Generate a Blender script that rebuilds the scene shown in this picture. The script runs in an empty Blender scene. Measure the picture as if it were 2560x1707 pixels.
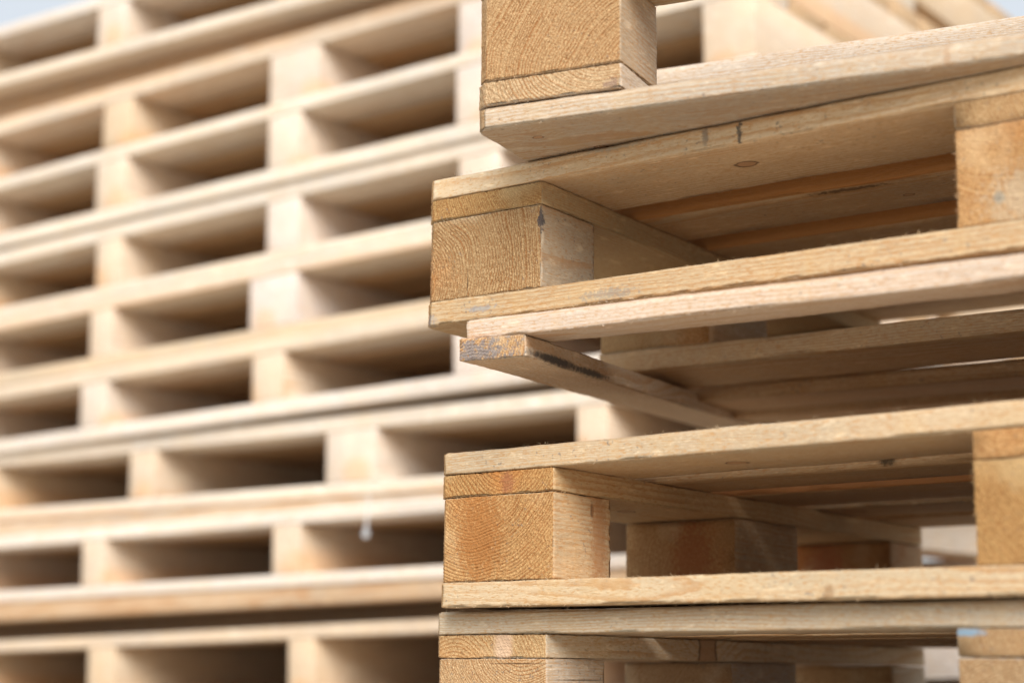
import bpy, math, random
import numpy as np
from mathutils import Matrix, Vector
S = bpy.context.scene
COL = S.collection
rnd = random.Random(7)
R = math.radians
H = 0.335                                    # camera height above the yard

# ---------------------------------------------------------------- camera
cd = bpy.data.cameras.new('camera'); cam = bpy.data.objects.new('camera', cd); COL.objects.link(cam)
cd.sensor_width = 36.0; cd.lens = 59.13
cd.clip_start = 0.02; cd.clip_end = 2000
rx, ry, rz = (0.999982, -0.001048, 0.00597), (-0.006061, -0.172818, 0.984935), (0.0, 0.984953, 0.172821)
cam.matrix_world = Matrix(((rx[0], ry[0], -rz[0], 0), (rx[1], ry[1], -rz[1], 0), (rx[2], ry[2], -rz[2], H), (0, 0, 0, 1)))
cd.dof.use_dof = True; cd.dof.focus_distance = 1.62; cd.dof.aperture_fstop = 2.8
S.camera = cam

# ---------------------------------------------------------------- sky, sun, exposure
SUN_AZ, SUN_EL = -88.0, 36.0                 # azimuth measured from +X, counter-clockwise
w = bpy.data.worlds.new('World'); S.world = w; w.use_nodes = True
nt = w.node_tree
bg = nt.nodes['Background']; sk = nt.nodes.new('ShaderNodeTexSky'); sk.sky_type = 'NISHITA'; sk.sun_disc = False
sk.sun_elevation = R(SUN_EL); sk.sun_rotation = R(90 - SUN_AZ)
sk.air_density = 1.0; sk.dust_density = 2.0; sk.ozone_density = 1.0
veil = nt.nodes.new('ShaderNodeMix'); veil.data_type = 'RGBA'; veil.inputs[0].default_value = 0.88
veil.inputs[7].default_value = (2.75, 2.88, 2.98, 1)      # thin bright cloud veil
nt.links.new(sk.outputs[0], veil.inputs[6]); nt.links.new(veil.outputs[2], bg.inputs[0]); bg.inputs[1].default_value = 0.14
ld = bpy.data.lights.new('sun', 'SUN'); sun = bpy.data.objects.new('sun', ld); COL.objects.link(sun)
ld.energy = 2.5; ld.angle = R(40); ld.color = (1.0, 1.0, 1.0)
sd = Vector((math.cos(R(SUN_AZ)) * math.cos(R(SUN_EL)), math.sin(R(SUN_AZ)) * math.cos(R(SUN_EL)), math.sin(R(SUN_EL))))
sun.rotation_euler = sd.to_track_quat('Z', 'Y').to_euler(); sun.location = sd * 20
S.view_settings.view_transform = 'Standard'; S.view_settings.look = 'None'
S.view_settings.exposure = 0.98; S.view_settings.gamma = 1.0
S.cycles.max_bounces = 10; S.cycles.diffuse_bounces = 6

# ---------------------------------------------------------------- wood material
class NT:
    def __init__(s, name):
        s.m = bpy.data.materials.new(name); s.m.use_nodes = True; s.t = s.m.node_tree
        s.bsdf = s.t.nodes['Principled BSDF']
    def _in(s, sock, v):
        if hasattr(v, 'is_output'): s.t.links.new(v, sock)
        else: sock.default_value = v
    def n(s, typ, ins=(), out=0, **kw):
        nd = s.t.nodes.new(typ)
        for k, v in kw.items(): setattr(nd, k, v)
        items = ins.items() if isinstance(ins, dict) else enumerate(ins)
        for k, v in items:
            if v is not None: s._in(nd.inputs[k], v)
        return nd.outputs[out]
    def m_(s, op, a, b=0.0, c=None, clamp=False):
        return s.n('ShaderNodeMath', [a, b] + ([c] if c is not None else []), operation=op, use_clamp=clamp)
    def v_(s, op, a, b=None, out=0):
        return s.n('ShaderNodeVectorMath', [a] + ([b] if b is not None else []), out=out, operation=op)
    def attr(s, name, out='Vector'):
        nd = s.t.nodes.new('ShaderNodeAttribute'); nd.attribute_type = 'OBJECT'; nd.attribute_name = name
        return nd.outputs[out]
    def noise(s, vec, scale, detail=2.0, rough=0.5, out=0):
        return s.n('ShaderNodeTexNoise', {'Vector': vec, 'Scale': scale, 'Detail': detail, 'Roughness': rough}, out=out)
    def mix(s, f, a, b, blend='MIX'):
        nd = s.t.nodes.new('ShaderNodeMix'); nd.data_type = 'RGBA'; nd.blend_type = blend
        s._in(nd.inputs[0], f); s._in(nd.inputs[6], a); s._in(nd.inputs[7], b); return nd.outputs[2]
    def smooth(s, v, a, b, lo=0.0, hi=1.0):
        return s.n('ShaderNodeMapRange', [v, a, b, lo, hi], interpolation_type='SMOOTHSTEP')

def wood(name, end, fine=True):
    g = NT(name)
    P = g.n('ShaderNodeTexCoord', out=3)
    seed = g.attr('seed')
    Q = g.v_('ADD', P, seed)
    # knots: cylinders through the board thickness (local z)
    kmask = None; kring = None
    for k in ('k1', 'k2'):
        a = g.attr(k)
        sx = g.n('ShaderNodeSeparateXYZ', [a], out=0); sy = g.n('ShaderNodeSeparateXYZ', [a], out=1); sr = g.n('ShaderNodeSeparateXYZ', [a], out=2)
        px = g.n('ShaderNodeSeparateXYZ', [P], out=0); py = g.n('ShaderNodeSeparateXYZ', [P], out=1)
        dx = g.m_('MULTIPLY', g.m_('SUBTRACT', px, sx), 0.75); dy = g.m_('SUBTRACT', py, sy)
        d = g.m_('SQRT', g.m_('ADD', g.m_('MULTIPLY', dx, dx), g.m_('MULTIPLY', dy, dy)))
        d = g.m_('DIVIDE', d, g.m_('MAXIMUM', sr, 1e-5))
        d = g.m_('ADD', d, g.m_('MULTIPLY', g.m_('SUBTRACT', g.noise(Q, 110.0, 3.0), 0.5), 0.75))
        on = g.m_('GREATER_THAN', sr, 1e-4)
        inner = g.m_('MULTIPLY', g.smooth(d, 1.05, 0.9), on)
        rim = g.m_('MULTIPLY', g.m_('MULTIPLY', g.smooth(d, 1.22, 1.0), g.smooth(d, 0.78, 0.98)), on)
        defl = g.m_('MULTIPLY', g.m_('MULTIPLY', g.smooth(d, 5.0, 0.6), on), sr)
        if kmask is None: kmask, kring, kdef = inner, rim, defl
        else: kmask = g.m_('MAXIMUM', kmask, inner); kring = g.m_('MAXIMUM', kring, rim); kdef = g.m_('ADD', kdef, defl)
    # growth rings around a pith that runs along local x
    q = g.v_('SUBTRACT', P, g.attr('pith'))
    wob = g.noise(g.v_('MULTIPLY', Q, (1.6, 9.0, 9.0)), 1.0, 2.0, 0.5, out=1)
    q = g.v_('ADD', q, g.v_('MULTIPLY', g.v_('SUBTRACT', wob, (0.5, 0.5, 0.5)), (0.0, 0.035, 0.035)))
    q = g.v_('MULTIPLY', q, (0.0, 1.0, 1.0))
    r = g.v_('LENGTH', q, out=1)
    r = g.m_('ADD', r, g.m_('MULTIPLY', kdef, 1.1))
    rr = g.m_('ADD', r, g.m_('MULTIPLY', g.m_('SUBTRACT', g.n('ShaderNodeTexNoise', {'W': g.m_('MULTIPLY', r, 90.0), 'Scale': 1.0, 'Detail': 1.0}, noise_dimensions='1D'), 0.5), 0.006))
    ph = g.m_('FRACT', g.m_('DIVIDE', rr, g.attr('ringw', 'Fac')))
    late = g.m_('MULTIPLY', g.smooth(ph, 0.35, 0.88), g.smooth(ph, 1.0, 0.92))
    big = g.noise(g.v_('MULTIPLY', Q, (2.5, 9.0, 9.0)), 1.0, 3.0, 0.55)
    big2 = g.noise(g.v_('MULTIPLY', Q, (6.0, 22.0, 22.0)), 1.3, 3.0, 0.6)
    tint = g.attr('tint', 'Color')
    if end:
        heart = g.m_('MULTIPLY', g.smooth(g.m_('ADD', r, g.m_('MULTIPLY', big2, 0.10)), 0.120, 0.055), g.attr('amber', 'Fac'))
        c = g.mix(heart, (0.425, 0.285, 0.150, 1), (0.46, 0.185, 0.045, 1))
        c = g.mix(g.m_('MULTIPLY', late, g.smooth(big2, 0.36, 0.62, 0.50, 1.0)), c, (0.28, 0.125, 0.04, 1))
        cells = g.noise(g.v_('ADD', Q, g.v_('MULTIPLY', wob, (.0, .01, .01))), 600.0, 2.5, 0.78)
        pores = g.noise(Q, 330.0, 3.0, 0.7)
        c = g.mix(g.smooth(cells, 0.53, 0.66, 0.0, 0.65), c, (0.72, 0.52, 0.30, 1))
        c = g.mix(g.smooth(cells, 0.47, 0.36, 0.0, 0.85), c, (0.33, 0.16, 0.06, 1))
        c = g.mix(g.smooth(pores, 0.43, 0.32, 0.0, 0.75), c, (0.20, 0.095, 0.035, 1))
        c = g.mix(g.m_('MULTIPLY', g.smooth(g.noise(Q, 14.0, 3.0), 0.56, 0.72), 0.45), c, (0.60, 0.50, 0.36, 1))
        bh = g.m_('ADD', g.m_('MULTIPLY', cells, 1.0), g.m_('MULTIPLY', late, 0.2))
    else:
        c = g.mix(g.smooth(big, 0.35, 0.65), (0.525, 0.432, 0.330, 1), (0.430, 0.368, 0.295, 1))
        heart = g.m_('MULTIPLY', g.smooth(g.m_('ADD', r, g.m_('MULTIPLY', big2, 0.03)), 0.06, 0.035), 0.5)
        c = g.mix(heart, c, (0.56, 0.29, 0.12, 1))
        c = g.mix(g.m_('MULTIPLY', late, g.smooth(big2, 0.35, 0.65, 0.30, 0.78)), c, (0.40, 0.23, 0.11, 1))
        dash = g.noise(g.v_('MULTIPLY', Q, (150.0, 700.0, 700.0)), 1.0, 2.5, 0.65)
        c = g.mix(g.smooth(dash, 0.47, 0.36, 0.0, 0.8), c, (0.42, 0.25, 0.12, 1))
        c = g.mix(g.smooth(dash, 0.58, 0.72, 0.0, 0.35), c, (0.86, 0.73, 0.54, 1))
        saw = g.noise(g.v_('MULTIPLY', Q, (240.0, 12.0, 12.0)), 1.0, 1.0, 0.5)
        c = g.mix(g.smooth(saw, 0.60, 0.75, 0.0, 0.16), c, (0.5, 0.33, 0.17, 1))
        saw2 = g.noise(g.v_('MULTIPLY', Q, (38.0, 1.5, 1.5)), 1.0, 2.0, 0.5)
        c = g.mix(g.smooth(saw2, 0.45, 0.68, 0.0, 0.22), c, (0.50, 0.35, 0.19, 1))
        wear = g.noise(g.v_('MULTIPLY', Q, (30.0, 90.0, 90.0)), 1.0, 4.0, 0.7)
        c = g.mix(g.smooth(wear, 0.56, 0.72, 0.0, 0.4), c, (0.80, 0.68, 0.52, 1))
        c = g.mix(g.smooth(big2, 0.56, 0.74, 0.0, 0.30), c, (0.52, 0.43, 0.31, 1))
        bh = g.m_('ADD', g.m_('MULTIPLY', dash, 0.9), g.m_('MULTIPLY', saw, 0.35))
    c = g.mix(1.0, c, tint, 'MULTIPLY')
    # grey handling dirt gathers in specks and at random spots
    speck = g.noise(Q, 210.0, 2.0, 0.6)
    area = g.smooth(g.noise(Q, 12.0, 2.0), 0.42, 0.62, 0.12, 1.0)
    c = g.mix(g.m_('MULTIPLY', g.m_('MULTIPLY', g.smooth(speck, 0.63, 0.72), area), 0.6), c, (0.13, 0.12, 0.11, 1))
    if not end:
        c = g.mix(g.m_('MULTIPLY', kmask, 0.75), c, (0.42, 0.235, 0.12, 1))
        c = g.mix(g.m_('MULTIPLY', kring, 0.85), c, (0.10, 0.05, 0.025, 1))
    for k in ('1', '2', '3'):
        rad = g.v_('MAXIMUM', g.attr('sr' + k), (1e-6, 1e-6, 1e-6))
        d = g.v_('LENGTH', g.v_('DIVIDE', g.v_('SUBTRACT', P, g.attr('sc' + k)), rad), out=1)
        d = g.m_('ADD', d, g.m_('MULTIPLY', g.m_('SUBTRACT', g.noise(Q, 190.0, 5.0, 0.8), 0.5), g.m_('MULTIPLY', g.attr('sn' + k, 'Fac'), 1.9)))
        c = g.mix(g.m_('MULTIPLY', g.smooth(d, 1.1, 0.45), g.attr('sa' + k, 'Fac')), c, g.attr('sk' + k, 'Color'))
    g.t.links.new(c, g.bsdf.inputs['Base Color'])
    g.bsdf.inputs['Roughness'].default_value = 0.78
    g.bsdf.inputs['Specular IOR Level'].default_value = 0.25
    b = g.n('ShaderNodeBump', {'Strength': 0.9 if end else 0.75, 'Distance': 0.0018 if end else 0.0009, 'Height': bh})
    g.t.links.new(b, g.bsdf.inputs['Normal'])
    return g.m
WS = wood('pine_sawn_side', False); WE = wood('pine_end_grain', True)

# ---------------------------------------------------------------- mesh of one sawn piece (x = grain)
def vnoise(p, seed):
    p = p + seed * 17.31
    i = np.floor(p).astype(np.int64); f = p - i; f = f * f * (3 - 2 * f)
    def h(a, b, c):
        n = (a * 73856093) ^ (b * 19349663) ^ (c * 83492791) ^ (seed * 2654435761 & 0x7fffffff)
        n = (n ^ (n >> 13)) * 1274126177; n = n & 0x7fffffff; n = (n ^ (n >> 16)) & 0xffff
        return n / 65535.0
    x, y, z = i[:, 0], i[:, 1], i[:, 2]; u, v, t = f[:, 0], f[:, 1], f[:, 2]
    a = h(x, y, z) * (1 - u) + h(x + 1, y, z) * u; b = h(x, y + 1, z) * (1 - u) + h(x + 1, y + 1, z) * u
    c = h(x, y, z + 1) * (1 - u) + h(x + 1, y, z + 1) * u; d = h(x, y + 1, z + 1) * (1 - u) + h(x + 1, y + 1, z + 1) * u
    return ((a * (1 - v) + b * v) * (1 - t) + (c * (1 - v) + d * v) * t) * 2 - 1

def lin(L, b, step, far=None, fstep=0.05):
    lim = min(L - b, far) if far else L - b
    n = max(1, int(round((lim - b) / step)))
    a = list(np.linspace(b, lim, n + 1))
    if lim < L - b - 1e-6:
        n = max(1, int(round((L - b - lim) / fstep))); a += list(np.linspace(lim, L - b, n + 1))[1:]
    return np.array([0.0] + a + [L])

MCACHE = {}
def piece_mesh(L, W, T, q, seed, cham=None, far=None, pith=(0.05, -0.03), ringw=0.003, wane=None, hair=0, bow=0.0):
    """q: 0 plain, 1 medium, 2 fine sides, 3 fine ends (blocks)"""
    bv = (0.0014, 0.0012, 0.0009, 0.0009)[q]
    st = {0: (0.4, 1, 1), 1: (0.012, 0.02, 0.006), 2: (0.003, 0.008, 0.0022), 3: (0.0035, 0.00085, 0.00085), 4: (0.004, 0.0025, 0.0009)}[q if q < 3 or L < 0.3 else 4]
    xs, ys, zs = lin(L, bv, st[0], far), lin(W, bv, st[1]), lin(T, bv, st[2])
    nx, ny, nz = len(xs), len(ys), len(zs)
    def gid(i, j, k): return (i * ny + j) * nz + k
    I, J, K = np.arange(nx), np.arange(ny), np.arange(nz)
    quads = []; ends = []
    def face(A, B, f, flip, isend):
        a0, b0 = np.meshgrid(A[:-1], B[:-1], indexing='ij'); a1, b1 = a0 + 1, b0 + 1
        a0, b0, a1, b1 = a0.ravel(), b0.ravel(), a1.ravel(), b1.ravel()
        qd = np.stack([f(a0, b0), f(a1, b0), f(a1, b1), f(a0, b1)], 1)
        if flip: qd = qd[:, ::-1]
        quads.append(qd); ends.append(np.full(len(qd), isend))
    face(I, J, lambda a, b: gid(a, b, 0), True, 0); face(I, J, lambda a, b: gid(a, b, nz - 1), False, 0)
    face(I, K, lambda a, b: gid(a, 0, b), False, 0); face(I, K, lambda a, b: gid(a, ny - 1, b), True, 0)
    face(J, K, lambda a, b: gid(0, a, b), True, 1); face(J, K, lambda a, b: gid(nx - 1, a, b), False, 1)
    Q = np.concatenate(quads); E = np.concatenate(ends)
    u, inv = np.unique(Q, return_inverse=True); Q = inv.reshape(Q.shape)
    i, j, k = u // (ny * nz), (u // nz) % ny, u % nz
    X, Y, Z = xs[i], ys[j], zs[k]
    ex = np.where(i == 0, -1, np.where(i == nx - 1, 1, 0)); ey = np.where(j == 0, -1, np.where(j == ny - 1, 1, 0)); ez = np.where(k == 0, -1, np.where(k == nz - 1, 1, 0))
    cnt = np.abs(ex) + np.abs(ey) + np.abs(ez)
    P = np.stack([X, Y, Z], 1)
    N = np.stack([ex, ey, ez], 1).astype(float)
    pull = np.where(cnt == 2, 0.30, np.where(cnt == 3, 0.45, 0.0)) * bv
    D = np.zeros_like(P)
    if q > 0:
        isend = (ex != 0) & (cnt == 1)
        nlo = vnoise(P * (14, 40, 40), seed); nmid = vnoise(P * (70, 260, 260), seed + 1); nfi = vnoise(P * (150, 450, 450), seed + 2)
        amp = 0.00055 * nlo + 0.00018 * nmid + (0.00024 * nfi if q > 1 else 0)
        if q >= 3:
            rr = np.sqrt((Y - pith[0]) ** 2 + (Z - pith[1]) ** 2) + 0.004 * vnoise(P * (1, 30, 30), seed + 5)
            ring = np.sin(rr / ringw * 2 * np.pi)
            pat = vnoise(P * (1, 25, 25), seed + 6)
            e = 0.00042 * ring * np.clip(0.7 + 1.0 * pat, 0.2, 1.6) + 0.0008 * (0.5 - np.abs(vnoise(P * (1, 440, 440), seed + 3))) + 0.00022 * vnoise(P * (1, 300, 300), seed + 4) + 0.0003 * vnoise(P * (1, 90, 90), seed + 7)
            amp = np.where(isend, e, amp)
        D += N * amp[:, None]
        edge = cnt >= 2
        ch = np.clip(vnoise(P * (90, 160, 160), seed + 8), 0, 1) ** 2 * 0.0022 + np.clip(vnoise(P * (22, 60, 60), seed + 9) - 0.30, 0, 1) * 0.0055
        pull = pull + np.where(edge, ch, 0)
    P2 = P + D - N * pull[:, None]
    if wane:                                    # wane / hand-bevelled long edges: list of (ysel, zsel, size)
        for (sy, sz, size) in wane:
            dy = np.abs(P[:, 1] - (0 if sy < 0 else W)); dz = np.abs(P[:, 2] - (0 if sz < 0 else T))
            vv = size * (1 + 0.35 * vnoise(P * (25, 1, 1), seed + 11))
            a = np.clip(vv - (dy + dz), 0, None) * 0.5
            P2[:, 1] += a * (1 if sy < 0 else -1); P2[:, 2] += a * (1 if sz < 0 else -1)
    if cham:                                    # cut corner: (which long side, size)
        sy, c = cham
        v = P[:, 1] if sy < 0 else W - P[:, 1]
        lo = np.clip(c - v, 0, None); X1 = 2.5 * c
        m = P[:, 0] < X1
        P2[:, 0] = np.where(m, P2[:, 0] + lo * (1 - P[:, 0] / X1), P2[:, 0])
    if cham:
        P2[:, 2] -= np.where((P[:, 0] < 0.002) & (P[:, 2] > T - 1e-5), 0.0013, 0.0) * (1 if T < .03 else 0)
    if bow: P2[:, 2] += bow * np.sin(np.clip(P[:, 0] / L, 0, 1) * math.pi)
    verts = P2; faces = Q; mats = E
    loops = faces.ravel(); sizes = np.full(len(faces), 4)
    if hair:
        r_ = np.random.default_rng(seed); hv = []; 
        for _ in range(hair):
            t = r_.random()
            if q >= 3 and t < 0.75:             # along the rim of the end grain
                if r_.random() < 0.5: p = np.array([0, r_.random() * W, (0, T)[r_.random() < 0.5]])
                else: p = np.array([0, (0, W)[r_.random() < 0.6 and 1 or 0], r_.random() * T])
                d = np.array([-0.6 + r_.normal() * .5, (p[1] / W - .5) * 1.6 + r_.normal() * .5, (p[2] / T - .5) * 1.6 + r_.normal() * .6])
            else:
                p = np.array([r_.random() * min(L, far or L), 0 if r_.random() < 0.8 else W, (0, T)[r_.random() < 0.6 and 1 or 0]])
                d = np.array([r_.normal() * 1.4, -0.6 + r_.normal() * .4, (p[2] / T - .5) * 1.4 + r_.normal() * .3])
            if cham:
                v_ = p[1] if cham[0] < 0 else W - p[1]
                if v_ + p[0] < cham[1] * 1.25: continue
            p = p + (np.array([L, W, T]) / 2 - p) * 0.006
            d /= np.linalg.norm(d) + 1e-9; ln = 0.0014 + 0.0042 * r_.random() ** 2
            s_ = np.cross(d, r_.normal(size=3)); s_ *= 0.00022 / (np.linalg.norm(s_) + 1e-9)
            mid = p + d * ln * .5 + r_.normal(size=3) * ln * .12
            hv += [p - s_, p + s_, mid + s_ * .6, mid - s_ * .6, p + d * ln]
        n0 = len(verts); hv = np.array(hv); nh = len(hv) // 5
        verts = np.concatenate([verts, hv]); b = n0 + np.arange(nh)[:, None] * 5
        hq = (b + np.array([[0, 1, 2, 3]])).ravel(); ht = (b + np.array([[3, 2, 4]])).ravel()
        loops = np.concatenate([loops, hq, ht]); sizes = np.concatenate([sizes, np.full(nh, 4), np.full(nh, 3)])
        mats = np.concatenate([mats, np.zeros(2 * nh, int)])
    me = bpy.data.meshes.new('sawn_piece')
    me.vertices.add(len(verts)); me.vertices.foreach_set('co', verts.astype(np.float32).ravel())
    me.loops.add(len(loops)); me.loops.foreach_set('vertex_index', loops.astype(np.int32))
    me.polygons.add(len(sizes)); starts = np.concatenate([[0], np.cumsum(sizes)[:-1]])
    me.polygons.foreach_set('loop_start', starts.astype(np.int32)); me.polygons.foreach_set('loop_total', sizes.astype(np.int32))
    me.materials.append(WS); me.materials.append(WE)
    me.polygons.foreach_set('material_index', mats.astype(np.int32))
    if q > 0: me.polygons.foreach_set('use_smooth', np.ones(len(sizes), bool))
    me.update(calc_edges=True); me.validate()
    return me

def props(o, r, T=0.03, W=0.1, block=False, **kw):
    """per-piece look: seed, pith place, ring width, tint, knots, stains"""
    o['seed'] = [r.uniform(0, 9), r.uniform(0, 9), r.uniform(0, 9)]
    if block: o['pith'] = [0.0, W * r.uniform(-0.2, 1.2), T * r.uniform(-0.6, 0.9)]
    else: o['pith'] = [0.0, W * r.uniform(-0.3, 1.3), r.uniform(-0.09, -0.01) if r.random() < .5 else T + r.uniform(0.01, 0.09)]
    o['ringw'] = r.uniform(0.0022, 0.0040); o['amber'] = r.choice((0.25, 0.5, 0.8, 0.95))
    v = r.uniform(0.90, 1.06); wm = r.uniform(-0.04, 0.05)
    o['tint'] = [v * (1 + wm * .4), v, v * (1 - wm * 1.6)]
    for k in ('k1', 'k2'): o[k] = [0.0, 0.0, 0.0]
    for k in '123': o['sc' + k] = [9.0, 9.0, 9.0]; o['sr' + k] = [.001, .001, .001]; o['sn' + k] = 1.0; o['sa' + k] = 0.0; o['sk' + k] = [.1, .1, .1]
    for k, val in kw.items(): o[k] = val

def stain(o, n, c, rad, col=(0.09, 0.085, 0.085), a=0.8, nz=1.2):
    o['sc%d' % n] = list(c); o['sr%d' % n] = list(rad); o['sk%d' % n] = list(col); o['sa%d' % n] = a; o['sn%d' % n] = nz

def put(name, me, parent, x, y, z, along='x', W=0.0, skew=0.0, T=0.0):
    o = bpy.data.objects.new(name, me); COL.objects.link(o); o.parent = parent
    if along == 'x': o.matrix_local = Matrix.Translation((x, y, z)) @ Matrix.Rotation(skew, 4, 'Z')
    else: o.matrix_local = Matrix.Translation((x + W, y, z)) @ Matrix.Rotation(math.pi / 2 + skew, 4, 'Z')
    return o

def thing(name, label, cat, M, group=None):
    e = bpy.data.objects.new(name, None); COL.objects.link(e); e.empty_display_size = 0.05
    e.matrix_world = M; e['label'] = label; e['category'] = cat
    if group: e['group'] = group
    return e

def frame(M, t): return Matrix(((M[0][0], M[0][1], M[0][2], t[0]), (M[1][0], M[1][1], M[1][2], t[1]), (M[2][0], M[2][1], M[2][2], t[2] + H), (0, 0, 0, 1)))

# ---------------------------------------------------------------- right (sharp) stack
Z1, Z3, Z4, Z5 = 0.0231, 0.1058, 0.1286, 0.1511
BD = 0.093; X2 = 0.5582; BW = 0.145; Y1, Y2, Y3, Y4 = 0.3271, 0.4654, 0.702, 0.7965
LEN = 2 * X2 + BW
DECK = [(0.0, 0.131), (0.176, 0.280), (0.327, 0.465), (0.512, 0.612), (0.656, 0.7965)]
BOT = [(0.0, BD), (Y1, Y2), (Y3, Y4)]
G = 0.0006                                    # hairline joint between pieces
CH = 0.011
class LOOK: pass

def knot_pair(o, r, L, W, near=None):
    if r.random() < .85: o['k1'] = [near or r.uniform(.1, L * .6), W * r.uniform(.2, .8), r.uniform(.004, .011)]
    if r.random() < .6: o['k2'] = [r.uniform(.1, L * .95), W * r.uniform(.2, .8), r.uniform(.003, .010)]

PITH = {(11, 0, 0): (-.035, -.025), (22, 0, 0): (.17, .02), (22, 1, 0): (.10, .11), (44, 0, 0): (.095, .115), (44, 1, 0): (.03, .10), (44, 0, 1): (.06, .03), (55, 0, 0): (.02, .13)}
def euro(M, label, seed, q=2, flip=False, tints=None, custom=None):
    """block pallet; flip=True lies deck side down"""
    e = thing('wooden_pallet', label, 'pallet', M, 'pallets in the near stack')
    r = random.Random(seed); sd = seed * 100
    def zz(a, b): return (a, b) if not flip else (Z5 - b, Z5 - a)
    parts = {}
    tints = tints or {}
    def tune(o, kind):
        if not flip and (kind[:-1] in ('deck', 'bottom') and kind[-1] != '0' or kind[:-1] == 'stringer') and kind not in tints:
            v = r.uniform(.94, 1.06); o['tint'] = [1.06 * v, .91 * v, .70 * v]
        if kind in tints:
            t = tints[kind]; v = r.uniform(.97, 1.03); o['tint'] = [t[0] * v, t[1] * v, t[2] * v]
        if custom: custom(o, kind, r)
    for n, (a, b) in enumerate(DECK):
        z = zz(Z4 + G, Z5); fq = q if n == 0 else 1
        wane = [(-1, 1, 0.0055), (-1, -1, 0.002)] if (flip and n == 0) else ([(-1, 1, .003)] if n == 0 else None)
        me = piece_mesh(LEN, b - a, z[1] - z[0], fq, sd + n, cham=(-1, CH) if n == 0 else None, far=0.80 if fq > 1 else None, wane=wane, hair=260 if fq > 1 else (60 if q > 1 else 0))
        o = put('deck_board', me, e, 0 if n else 0.0, a, z[0]); props(o, r, T=z[1] - z[0], W=b - a); knot_pair(o, r, LEN, b - a); tune(o, 'deck%d' % n)
    for n, xx in enumerate((0, X2, 2 * X2)):
        z = zz(Z3 + G, Z4); fq = 3 if (n == 0 and q > 1) else 1
        me = piece_mesh(Y4, BW, z[1] - z[0], fq, sd + 10 + n, cham=(1, CH) if n == 0 else None, hair=60 if fq == 3 else 0)
        o = put('stringer_board', me, e, xx, 0.0004, z[0], 'y', BW); props(o, r, T=z[1] - z[0], W=BW); knot_pair(o, r, Y4, BW); tune(o, 'stringer%d' % n)
        for m, (a, b) in enumerate(BOT):
            z = zz(Z1 + G, Z3 - G); fq = (3 if m == 0 and n < 2 and q > 1 else 1)
            pit = (BW * r.uniform(0, 1), (Z3 - Z1) * r.uniform(-.4, .9)); rw = r.uniform(.0024, .0034); pit = PITH.get((seed, n, m), pit)
            me = piece_mesh(b - a, BW - (0.0015 if n == 0 else 0), z[1] - z[0], fq, sd + 20 + n * 3 + m, cham=(1, CH) if (m == 0 and n == 0) else None, pith=pit, ringw=rw, hair=260 if fq == 3 else 0)
            o = put('block', me, e, xx + (0.0015 if n == 0 else 0), a + 0.0006, z[0], 'y', BW - (0.0015 if n == 0 else 0)); props(o, r, T=Z3 - Z1, W=BW, block=True); o['pith'] = [0.0, pit[0], pit[1]]; o['ringw'] = rw
            tune(o, 'block%d%d' % (n, m))
    for n, (a, b) in enumerate(BOT):
        z = zz(0.0, Z1); fq = q if n == 0 else 1
        me = piece_mesh(LEN, b - a, z[1] - z[0], fq, sd + 40 + n, cham=(-1, CH) if n == 0 else None, far=0.80 if fq > 1 else None, hair=520 if fq > 1 else 0)
        o = put('bottom_board', me, e, 0, a, z[0]); props(o, r, T=z[1] - z[0], W=b - a); knot_pair(o, r, LEN, b - a); tune(o, 'bottom%d' % n)
    return e

F1 = ([[0.9006, 0.43465, -0.00099], [-0.43464, 0.90057, -0.00754], [-0.00238, 0.00723, 0.99997]], [-0.0367, 1.4864, 0.4568])
F2 = ([[0.80955, 0.58694, 0.01116], [-0.58705, 0.80939, 0.01631], [0.00054, -0.01975, 0.9998]], [-0.0912, 1.6548, 0.305])
F3 = ([[0.82653, 0.56257, -0.01909], [-0.56289, 0.82594, -0.03143], [-0.00191, 0.03672, 0.99932]], [-0.0406, 1.557, 0.1498])
F4 = ([[0.78291, 0.62211, 0.00481], [-0.62206, 0.78269, 0.021], [0.0093, -0.01944, 0.99977]], [-0.0748, 1.6637, 0.0281])
F5 = ([[0.77256, 0.63494, 0.00184], [-0.63481, 0.77233, 0.02274], [0.01302, -0.01873, 0.99974]], [-0.079, 1.6991, -0.1270])

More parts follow.
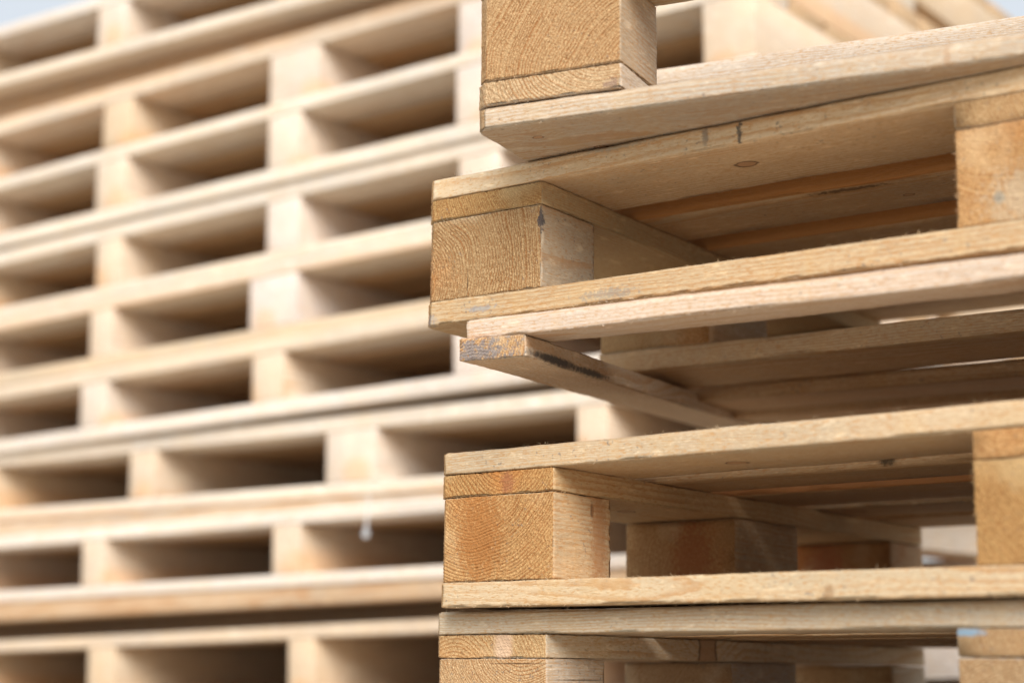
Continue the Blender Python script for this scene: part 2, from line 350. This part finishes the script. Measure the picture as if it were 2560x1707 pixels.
PALE = (0.98, 0.97, 0.93); WARM = (1.0, 0.90, 0.70); YEL = (0.95, 0.84, 0.62); PINK = (1.06, 0.98, 0.92); GREY = (0.84, 0.82, 0.78); ORNG = (0.80, 0.52, 0.30)
def c1(o, kind, r):
    if kind == 'deck0': o['k1'] = [0.045, 0.045, 0.004]; o['k2'] = [0.085, 0.10, 0.005]; stain(o, 1, (0.43, -0.001, 0.011), (0.004, 0.004, 0.02), (.35, .2, .1), .5)
    if kind == 'stringer0': stain(o, 1, (0, 0.008, 0.004), (.003, .010, .006), (.25, .16, .12), .7)
    if kind == 'block00': stain(o, 1, (0, 0.145, 0.05), (.003, .004, .03), (.3, .32, .36), .6)
def c2(o, kind, r):
    if kind == 'deck0':
        stain(o, 1, (0.36, -0.001, 0.010), (0.0026, 0.004, 0.017), (.06, .06, .06), .85, 2.6); stain(o, 2, (0.325, -0.001, 0.012), (0.004, 0.004, 0.012), (.12, .12, .12), .6)
        stain(o, 3, (0.23, -0.001, 0.020), (0.05, 0.004, 0.006), (.28, .28, .24), .5); o['k1'] = [0.335, 0.060, 0.0085]; o['k2'] = [0.7, 0.09, .008]
    if kind in ('deck1', 'deck2', 'deck3'): stain(o, 1, (0.6, 0, 0.011), (3.0, 0.005, 0.06), (.45, .19, .05), .85, .25); stain(o, 2, (r.uniform(.35, .55), .012, 0), (.05, .006, .01), (.10, .05, .02), .8, 1.5)
    if kind == 'deck1': o['k1'] = [0.50, 0.035, 0.008]; o['k2'] = [0.42, 0.06, 0.004]
    if kind == 'bottom0':
        stain(o, 1, (0.075, -0.001, 0.010), (0.022, 0.004, 0.004), (.27, .28, .29), .6, 1.3); stain(o, 2, (0.008, 0.0, 0.003), (.012, .01, .009), (.2, .22, .25), .5, 1.8); stain(o, 3, (.22, -.001, .008), (.03, .003, .006), (.2, .2, .19), .5, 2.6)
    if kind == 'block00':
        stain(o, 1, (0, 0.001, 0.066), (.006, .0035, .012), (.05, .05, .06), .85, 2.2); stain(o, 2, (0.0, 0.088, 0.014), (.003, .0006, .018), (.07, .04, .02), .9, .25); stain(o, 3, (.0, .142, .03), (.006, .006, .04), (.35, .37, .38), .6, 1.8)
        o['amber'] = .8
    if kind == 'block10': stain(o, 1, (0, .11, .02), (.003, .006, .006), (.06, .08, .09), .85, .6); stain(o, 2, (0, .08, .02), (.004, .05, .03), (.50, .40, .27), .6, 1.5)
def c4(o, kind, r):
    if kind == 'block00': o['amber'] = 1.0; stain(o, 1, (.062, .0, .068), (.0035, .003, .010), (.12, .06, .03), .8, .8); stain(o, 2, (.074, 0, .04), (.016, .003, .07), (.36, .16, .06), .6, 1.3); stain(o, 3, (0.0, .088, .042), (.004, .034, .050), (.34, .13, .03), .75, 1.5)
    if kind == 'stringer0': stain(o, 1, (0, .055, .010), (.004, .010, .014), (.30, .11, .05), .65, 1.0); o['pith'] = [0, 0.06, 0.05]
    if kind == 'bottom0': stain(o, 1, (.43, -.001, .004), (.006, .003, .010), (.3, .18, .09), .75, 1.0)
    if kind == 'deck2': stain(o, 1, (0.6, 0, 0.011), (3.0, 0.005, 0.06), (.45, .19, .06), .8, .25)
    if kind == 'deck1': o['k1'] = [.60, .03, .012]; stain(o, 1, (.40, 0, .01), (.012, .006, .012), (.05, .035, .02), .9, .6)
    if kind == 'block01': stain(o, 1, (0, .055, .04), (.004, .030, .06), (.30, .09, .025), .6, 1.8)
    if kind == 'block02': stain(o, 1, (0, .09, .04), (.004, .035, .06), (.30, .07, .02), .65, 1.8)
    if kind == 'block10': stain(o, 1, (0, .06, .055), (.004, .035, .035), (.46, .17, .03), .6, 1.2)
def c5(o, kind, r):
    if kind == 'block00': stain(o, 1, (.001, .035, .077), (.003, .046, .0010), (.10, .05, .02), .85, .25); stain(o, 2, (.05, -.001, .062), (.06, .002, .0009), (.08, .05, .03), .85, .25); stain(o, 3, (.03, -.001, .035), (.02, .002, .012), (.25, .25, .22), .5, 1.6)
    if kind == 'stringer0': stain(o, 1, (0, .052, .011), (.003, .014, .030), (.66, .45, .30), .75, .4); o['pith'] = [0, .115, -.03]; o['ringw'] = .0042; o['k1'] = [.28, 0, .012]
    if kind == 'stringer1': stain(o, 1, (0, .137, .019), (.004, .018, .004), (.22, .36, .48), .85, .7); o['tint'] = [.9, .88, .84]
euro(frame(*F1), 'upside-down pale pallet on top of the near stack, rough end-grain block above its boards', 11, flip=True, custom=c1,
     tints={'deck0': (.95, .93, .90), 'block00': (.98, .90, .80), 'stringer0': (1.10, 1.12, 1.16), 'bottom0': (1, .93, .8)})
euro(frame(*F2), 'yellowish pallet second from the top of the near stack, orange-brown board under its deck', 22, custom=c2,
     tints={'deck0': (1.20, 1.10, .92), 'block00': (.94, .88, .78), 'stringer0': (.98, .86, .62), 'bottom0': (.98, .86, .66), 'block10': (1.05, .9, .7), 'stringer1': (1.05, 1.0, .9)})
euro(frame(*F4), 'honey-coloured pallet of the near stack, right below the pinkish one that lacks a corner block', 44, custom=c4,
     tints={'deck0': (1.03, .95, .80), 'stringer0': (1.05, .88, .62), 'block00': (1.02, .86, .64), 'block10': (.95, .80, .55), 'bottom0': (1.02, .92, .74), 'block01': (.98, .84, .66), 'block02': (.92, .72, .52)})
euro(frame(*F5), 'greyish pallet lowest in view of the near stack, pale slanting knot in its stringer end', 55, custom=c5,
     tints={'deck0': (.93, .91, .84), 'stringer0': (1.2, 1.16, 1.05), 'block00': (1.08, 1.04, 1.0), 'block10': (.9, .9, .9)})
M6 = frame(*F5) @ Matrix.Translation((0.0, 0.0, -Z5 - 0.001))
euro(M6, 'pine pallet below the frame at the foot of the near stack', 66, q=1)
BM = frame(*F5)
for n, (xx, lb) in enumerate(((0.02, 'timber bearer on the ground under the left end of the near stack'), (X2, 'timber bearer on the ground under the middle of the near stack'), (2 * X2, 'timber bearer on the ground under the right end of the near stack'))):
    p0 = M6 @ Vector((xx, 0.0, 0.0)); p1 = M6 @ Vector((xx, Y4, 0.0)); zt = min(p0.z, p1.z) - 0.001
    hgt = max(zt, 0.02)
    o = bpy.data.objects.new('timber_bearer', piece_mesh(Y4, 0.09, hgt, 1, 900 + n)); COL.objects.link(o)
    o.matrix_world = Matrix.Translation((p0.x, p0.y, 0.0)) @ Matrix.Rotation(math.atan2(p1.y - p0.y, p1.x - p0.x), 4, 'Z')
    props(o, rnd, T=hgt, W=.09); o['label'] = lb; o['category'] = 'timber'; o['group'] = 'bearers under the near stack'

# pallet 3: light pallet, front corner block gone
def pallet3():
    e = thing('wooden_pallet', 'pinkish pallet of the near stack with its corner block missing and a grey-smeared cross board', 'pallet', frame(*F3), 'pallets in the near stack')
    r = random.Random(33); ZT, ZA, ZB = 0.144, 0.1235, 0.1028
    for n, (a, b, dz) in enumerate(((0.0, 0.068, 0), (0.548, 0.690, -0.010), (0.70, 0.80, -0.017))):
        me = piece_mesh(1.13, b - a, ZT - ZA - G, 2 if n == 0 else 1, 3300 + n, far=.85 if n == 0 else None, wane=[(-1, 1, .004)], hair=420 if n == 0 else 60)
        o = put('deck_board', me, e, 0 if n == 0 else -0.14, a, ZA + G + dz); props(o, r, T=.02, W=b - a); o['tint'] = [1.11, 1.06, 1.06] if n == 0 else [.95, .76, .55]
    for n, xx in enumerate((0.0, 0.53, 1.06)):
        me = piece_mesh(0.86 if n == 0 else 0.80, 0.0661, ZA - ZB, 3 if n == 0 else 1, 3310 + n, hair=90 if n == 0 else 0)
        o = put('cross_board', me, e, xx, 0.0005 + (0 if n == 0 else 0.0), ZB - (0 if n == 0 else 0.0), 'y', 0.0661, skew=0.20 if n == 0 else 0.0)
        props(o, r, T=.02, W=.066); o['amber'] = 0.1 if n == 0 else .5; o['tint'] = [1.14, 1.05, .95] if n == 0 else [1, .9, .75]
        if n == 0:
            o['label'] = 'skewed cross board with a dark grey smear along its lower edge'
            stain(o, 1, (0.075, 0.0, 0.005), (0.075, 0.012, 0.0055), (.050, .045, .045), .92, .8)
            stain(o, 2, (0.175, 0.0, 0.004), (0.060, 0.012, 0.0045), (.07, .065, .06), .9, 1.0)
            stain(o, 3, (0.0, 0.050, 0.006), (.004, .038, .014), (.17, .18, .20), .7, 3.6)
    hb = {1: ZB - 0.0295 + 0.001, 2: ZB - 0.030}
    for (xx, yy, z0) in ((1.06 - .04, 0.0, 0.030), (1.06 - .04, 0.70, 0.0), (0.53 - .04, 0.70, 0.0)):
        z0 = z0 + 0.004
        me = piece_mesh(0.09, 0.12, ZB - z0 - G, 1, 3330 + int(xx * 10 + yy * 100))
        o = put('block', me, e, xx, yy, z0, 'y', 0.12); props(o, r, T=.08, W=.12, block=True)
pallet3()

# ---------------------------------------------------------------- left (blurred) stack of long pallets
LY = R(-37.32); LX0, LY0 = -0.51389, 3.37598; D = 1.30
ROWS = [  # name, z of deck underside, z of bottom-board top, slope, blocks, deck thickness, bottom thickness, forward shift
 ('A', 1.392, 1.295, -.0300, [(-1.62, -1.52), (-1.08, -.98), (-.513, -.416), (.061, .160), (.56, .66), (1.055, 1.155)], .024, .027, .045),
 ('B', 1.195, 1.088, .0013, [(-1.62, -1.52), (-1.08, -.98), (-.53, -.433), (.005, .145), (.513, .61), (1.055, 1.155)], .036, 0, 0),
 ('C', 1.059, .947, .009, [(-1.62, -1.52), (-1.08, -.98), (-.539, -.438), (.011, .101), (.513, .61), (1.055, 1.155)], .027, .031, .004),
 ('D', .881, .774, .0147, [(-1.62, -1.52), (-1.08, -.98), (-.537, -.455), (.005, .096), (.515, .61), (1.055, 1.155)], .031, .0245, -.006),
 ('E', .722, .616, .0173, [(-1.62, -1.52), (-1.08, -.98), (-.54, -.466), (-.032, .102), (.52, .60), (1.055, 1.155)], .0245, .028, 0),
 ('F', .556, .459, .0235, [(-1.62, -1.52), (-1.08, -.98), (-.535, -.447), (.004, .09), (.528, .62), (1.07, 1.17)], .028, .030, .020),
 ('G', .389, .288, .0077, [(-1.55, -1.45), (-.96, -.86), (-.385, -.301), (.194, .323), (.789, .852), (1.33, 1.41)], .030, .026, 0),
 ('H', .210, .114, .025, [(-1.62, -1.52), (-1.03, -.93), (-.491, -.415), (.086, .159), (.66, .75), (1.20, 1.30)], .026, .024, .030),
 ('I', -.009, -.113, .037, [(-1.62, -1.52), (-1.04, -.94), (-.503, -.417), (.099, .169), (.68, .77), (1.20, 1.30)], .024, .023, -.01),
 ('J', -.161, -.264, .037, [(-1.62, -1.52), (-1.04, -.94), (-.503, -.417), (.099, .169), (.68, .77), (1.20, 1.30)], .023, .022, 0)]
LAB = {'A': 'topmost pallet of the blurred far stack, against the sky at top left',
 'B': 'pallet without bottom boards, just under the top pallet of the blurred far stack',
 'C': 'pale pallet carrying the one without bottom boards in the blurred far stack',
 'D': 'pallet fourth from the top of the blurred far stack, wide bright boards below it',
 'E': 'pine pallet fifth from the top of the blurred far stack, with one extra wide block',
 'F': 'cream pallet jutting forward over the pallet with shifted blocks in the blurred far stack',
 'G': 'pallet of the blurred far stack whose blocks stand right of those above and below',
 'H': 'pallet of the blurred far stack behind the dangling film tail, above the broad dark gap',
 'I': 'pallet of the blurred far stack right below the broad dark gap',
 'J': 'pine pallet below the frame at the foot of the blurred far stack'}
MS = {}
def plain(L, W, T, q=1):
    k = (round(L, 3), round(W, 3), round(T, 4))
    if k not in MS:
        MS[k] = piece_mesh(L, W, T, 0, 5000 + len(MS)); MS[k].polygons.foreach_set('material_index', np.zeros(len(MS[k].polygons), np.int32))
    return MS[k]
def rowM(z, sl, fwd):
    base = Matrix.Translation((LX0, LY0, z + H)) @ Matrix.Rotation(LY, 4, 'Z')
    return base @ Matrix.Rotation(-math.atan(sl), 4, 'Y') @ Matrix.Translation((0, -fwd, 0))
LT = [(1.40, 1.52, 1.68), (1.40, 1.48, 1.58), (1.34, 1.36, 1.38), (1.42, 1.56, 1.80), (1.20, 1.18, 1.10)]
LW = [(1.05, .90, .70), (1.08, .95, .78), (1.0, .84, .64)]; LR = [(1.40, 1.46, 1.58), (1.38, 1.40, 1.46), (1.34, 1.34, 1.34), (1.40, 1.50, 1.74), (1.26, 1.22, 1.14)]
for (nm, zo, zb, sl, blk, td, tb, fwd) in ROWS:
    r = random.Random(ord(nm) * 7)
    zbot = zb - tb
    e = thing('wooden_pallet', LAB[nm], 'pallet', rowM(zbot, sl, fwd), 'long pallets in the blurred stack')
    x0, x1 = blk[0][0], blk[-1][1]; L = x1 - x0; top = zo - zbot
    def add(name, me, x, y, z, along='x', W=0, **k):
        o = put(name, me, e, x, y, z, along, W); props(o, r, T=.024, W=max(W, .1), **k); t = r.choice(LT); o['tint'] = list(t); return o
    y = 0.0; n = 0
    while y < D - 0.05:
        wd = 0.128 if n not in (0, 9) else 0.122
        b = min(wd, D - y); q_ = add('deck_board', plain(L, b, td), x0, y, top); q_['tint'] = list(r.choice(LT) if n == 0 else r.choice(LW)); y += b + 0.010; n += 1
    for (a, b) in ((0, .1), (.6, .7), (D - .1, D)) if tb else ():
        add('bottom_board', plain(L, b - a, tb - G), x0, a, 0)
    hs = 0.022
    for (a, b) in blk:
        q_ = add('runner', plain(D - 0.002, b - a, top - tb - 2 * G), a, 0.001, tb + G, 'y', b - a, block=True); t = r.choice(LR); q_['tint'] = list(t); q_['amber'] = 0.0
# bearers that lift two pallets of the far stack off the ones below
def batten(rowU, rowD, items, far):
    up = [q for q in ROWS if q[0] == rowU][0]; dn = [q for q in ROWS if q[0] == rowD][0]
    xa, xb = -1.6, far
    for (lab, depth, wd, f0, f1, tint) in items:   # f0..f1: share of the gap it fills
        def zz(xx, f):
            z1 = up[2] - up[6] + up[3] * xx - 0.0008; z0 = dn[1] + dn[5] + dn[3] * xx + 0.0008
            return z0 + (z1 - z0) * f
        L = xb - xa; tA = max(zz(xa, f1) - zz(xa, f0) - 0.0006, .002); tB = max(zz(xb, f1) - zz(xb, f0) - 0.0006, .002); t = tA
        sl = (zz(xb, f0) - zz(xa, f0)) / L
        o = bpy.data.objects.new('timber_batten', piece_mesh(L, wd, t, 0, 950 + int(depth * 1000) + ord(rowU))); COL.objects.link(o)
        for v in o.data.vertices: v.co.z *= (tA + (tB - tA) * v.co.x / L) / tA
        o.matrix_world = Matrix.Translation((LX0, LY0, H)) @ Matrix.Rotation(LY, 4, 'Z') @ Matrix.Translation((xa, depth, zz(xa, f0) + 0.0003)) @ Matrix.Rotation(-math.atan(sl), 4, 'Y')
        props(o, rnd, T=t, W=wd); o['tint'] = list(tint); o['label'] = lab; o['category'] = 'timber'; o['group'] = 'battens lying between pallets of the far stack'
batten('A', 'B', [('brown batten lying in the gap under the top pallet of the far stack', .03, .3, 0.0, 1.0, (1.0, .85, .70))], 1.15)
batten('G', 'H', [('thin board packed under the pallet with shifted blocks in the far stack', .006, .5, 0.0, 1.0, (1.1, 1.05, 1.0))], 1.15)
batten('H', 'I', [('brown board under the pallet above the broad dark gap in the far stack', -.025, .6, 0.50, 1.0, (1.0, .85, .70)),
                  ('recessed batten deep in the broad dark gap low in the far stack', .16, .4, 0.0, 0.49, (.8, .7, .6))], 1.15)

# dangling tail of stretch film on the far stack
fm = NT('stretch_film'); fm.bsdf.inputs['Base Color'].default_value = (0.86, 0.87, 0.88, 1); fm.bsdf.inputs['Roughness'].default_value = 0.35
fm.bsdf.inputs['Alpha'].default_value = 0.45
def ribbon(pts, wid, seed):
    rr = random.Random(seed); v = []; f = []
    for i, (p, ww) in enumerate(zip(pts, wid)):
        for k in range(7):
            a = k / 6 * 2 - 1
            v.append((p[0] + a * ww + rr.uniform(-1, 1) * .0008, p[1] + 0.004 * math.sin(a * 5 + i * .9) * (ww / .012), p[2] + rr.uniform(-1, 1) * .001))
    for i in range(len(pts) - 1):
        for k in range(6): a = i * 7 + k; f.append((a, a + 1, a + 8, a + 7))
    me = bpy.data.meshes.new('film'); me.from_pydata(v, [], f); me.materials.append(fm.m)
    me.polygons.foreach_set('use_smooth', [True] * len(f))
    return me
tail = bpy.data.objects.new('film_tail', None); COL.objects.link(tail)
tail.matrix_world = Matrix.Translation((LX0, LY0, H)) @ Matrix.Rotation(LY, 4, 'Z') @ Matrix.Translation((0.333, -0.030, 0.262)) @ Matrix.Diagonal((0.6, 0.6, 0.75, 1))
tail['label'] = 'thin whitish tail of stretch film hanging off the far stack, with a knotted end'; tail['category'] = 'stretch film'
o = bpy.data.objects.new('strip', ribbon([(0.0, 0.002, 0), (.001, 0, -.02), (0, -.004, -.045), (.002, -.006, -.07), (.001, -.007, -.082)], [.005, .0045, .004, .0035, .005], 1)); COL.objects.link(o); o.parent = tail
o = bpy.data.objects.new('knotted_end', ribbon([(.001, -.007, -.080), (.001, -.009, -.088), (.0, -.010, -.097), (.001, -.009, -.106), (0, -.008, -.110)], [.004, .010, .014, .012, .006], 2)); COL.objects.link(o); o.parent = tail

# ---------------------------------------------------------------- ground
gm = NT('yard_concrete')
P = gm.n('ShaderNodeTexCoord', out=3)
c = gm.mix(gm.noise(P, 0.8, 5.0, 0.6), (0.38, 0.33, 0.26, 1), (0.48, 0.43, 0.36, 1))
c = gm.mix(gm.smooth(gm.noise(P, 60.0, 3.0, 0.7), 0.6, 0.75, 0, .5), c, (0.22, 0.21, 0.19, 1))
gm.t.links.new(c, gm.bsdf.inputs['Base Color']); gm.bsdf.inputs['Roughness'].default_value = 0.9
me = bpy.data.meshes.new('ground'); s = 900
me.from_pydata([(-s, -s, 0), (s, -s, 0), (s, s, 0), (-s, s, 0)], [], [(0, 1, 2, 3)]); me.materials.append(gm.m)
o = bpy.data.objects.new('ground', me); COL.objects.link(o); o['kind'] = 'structure'
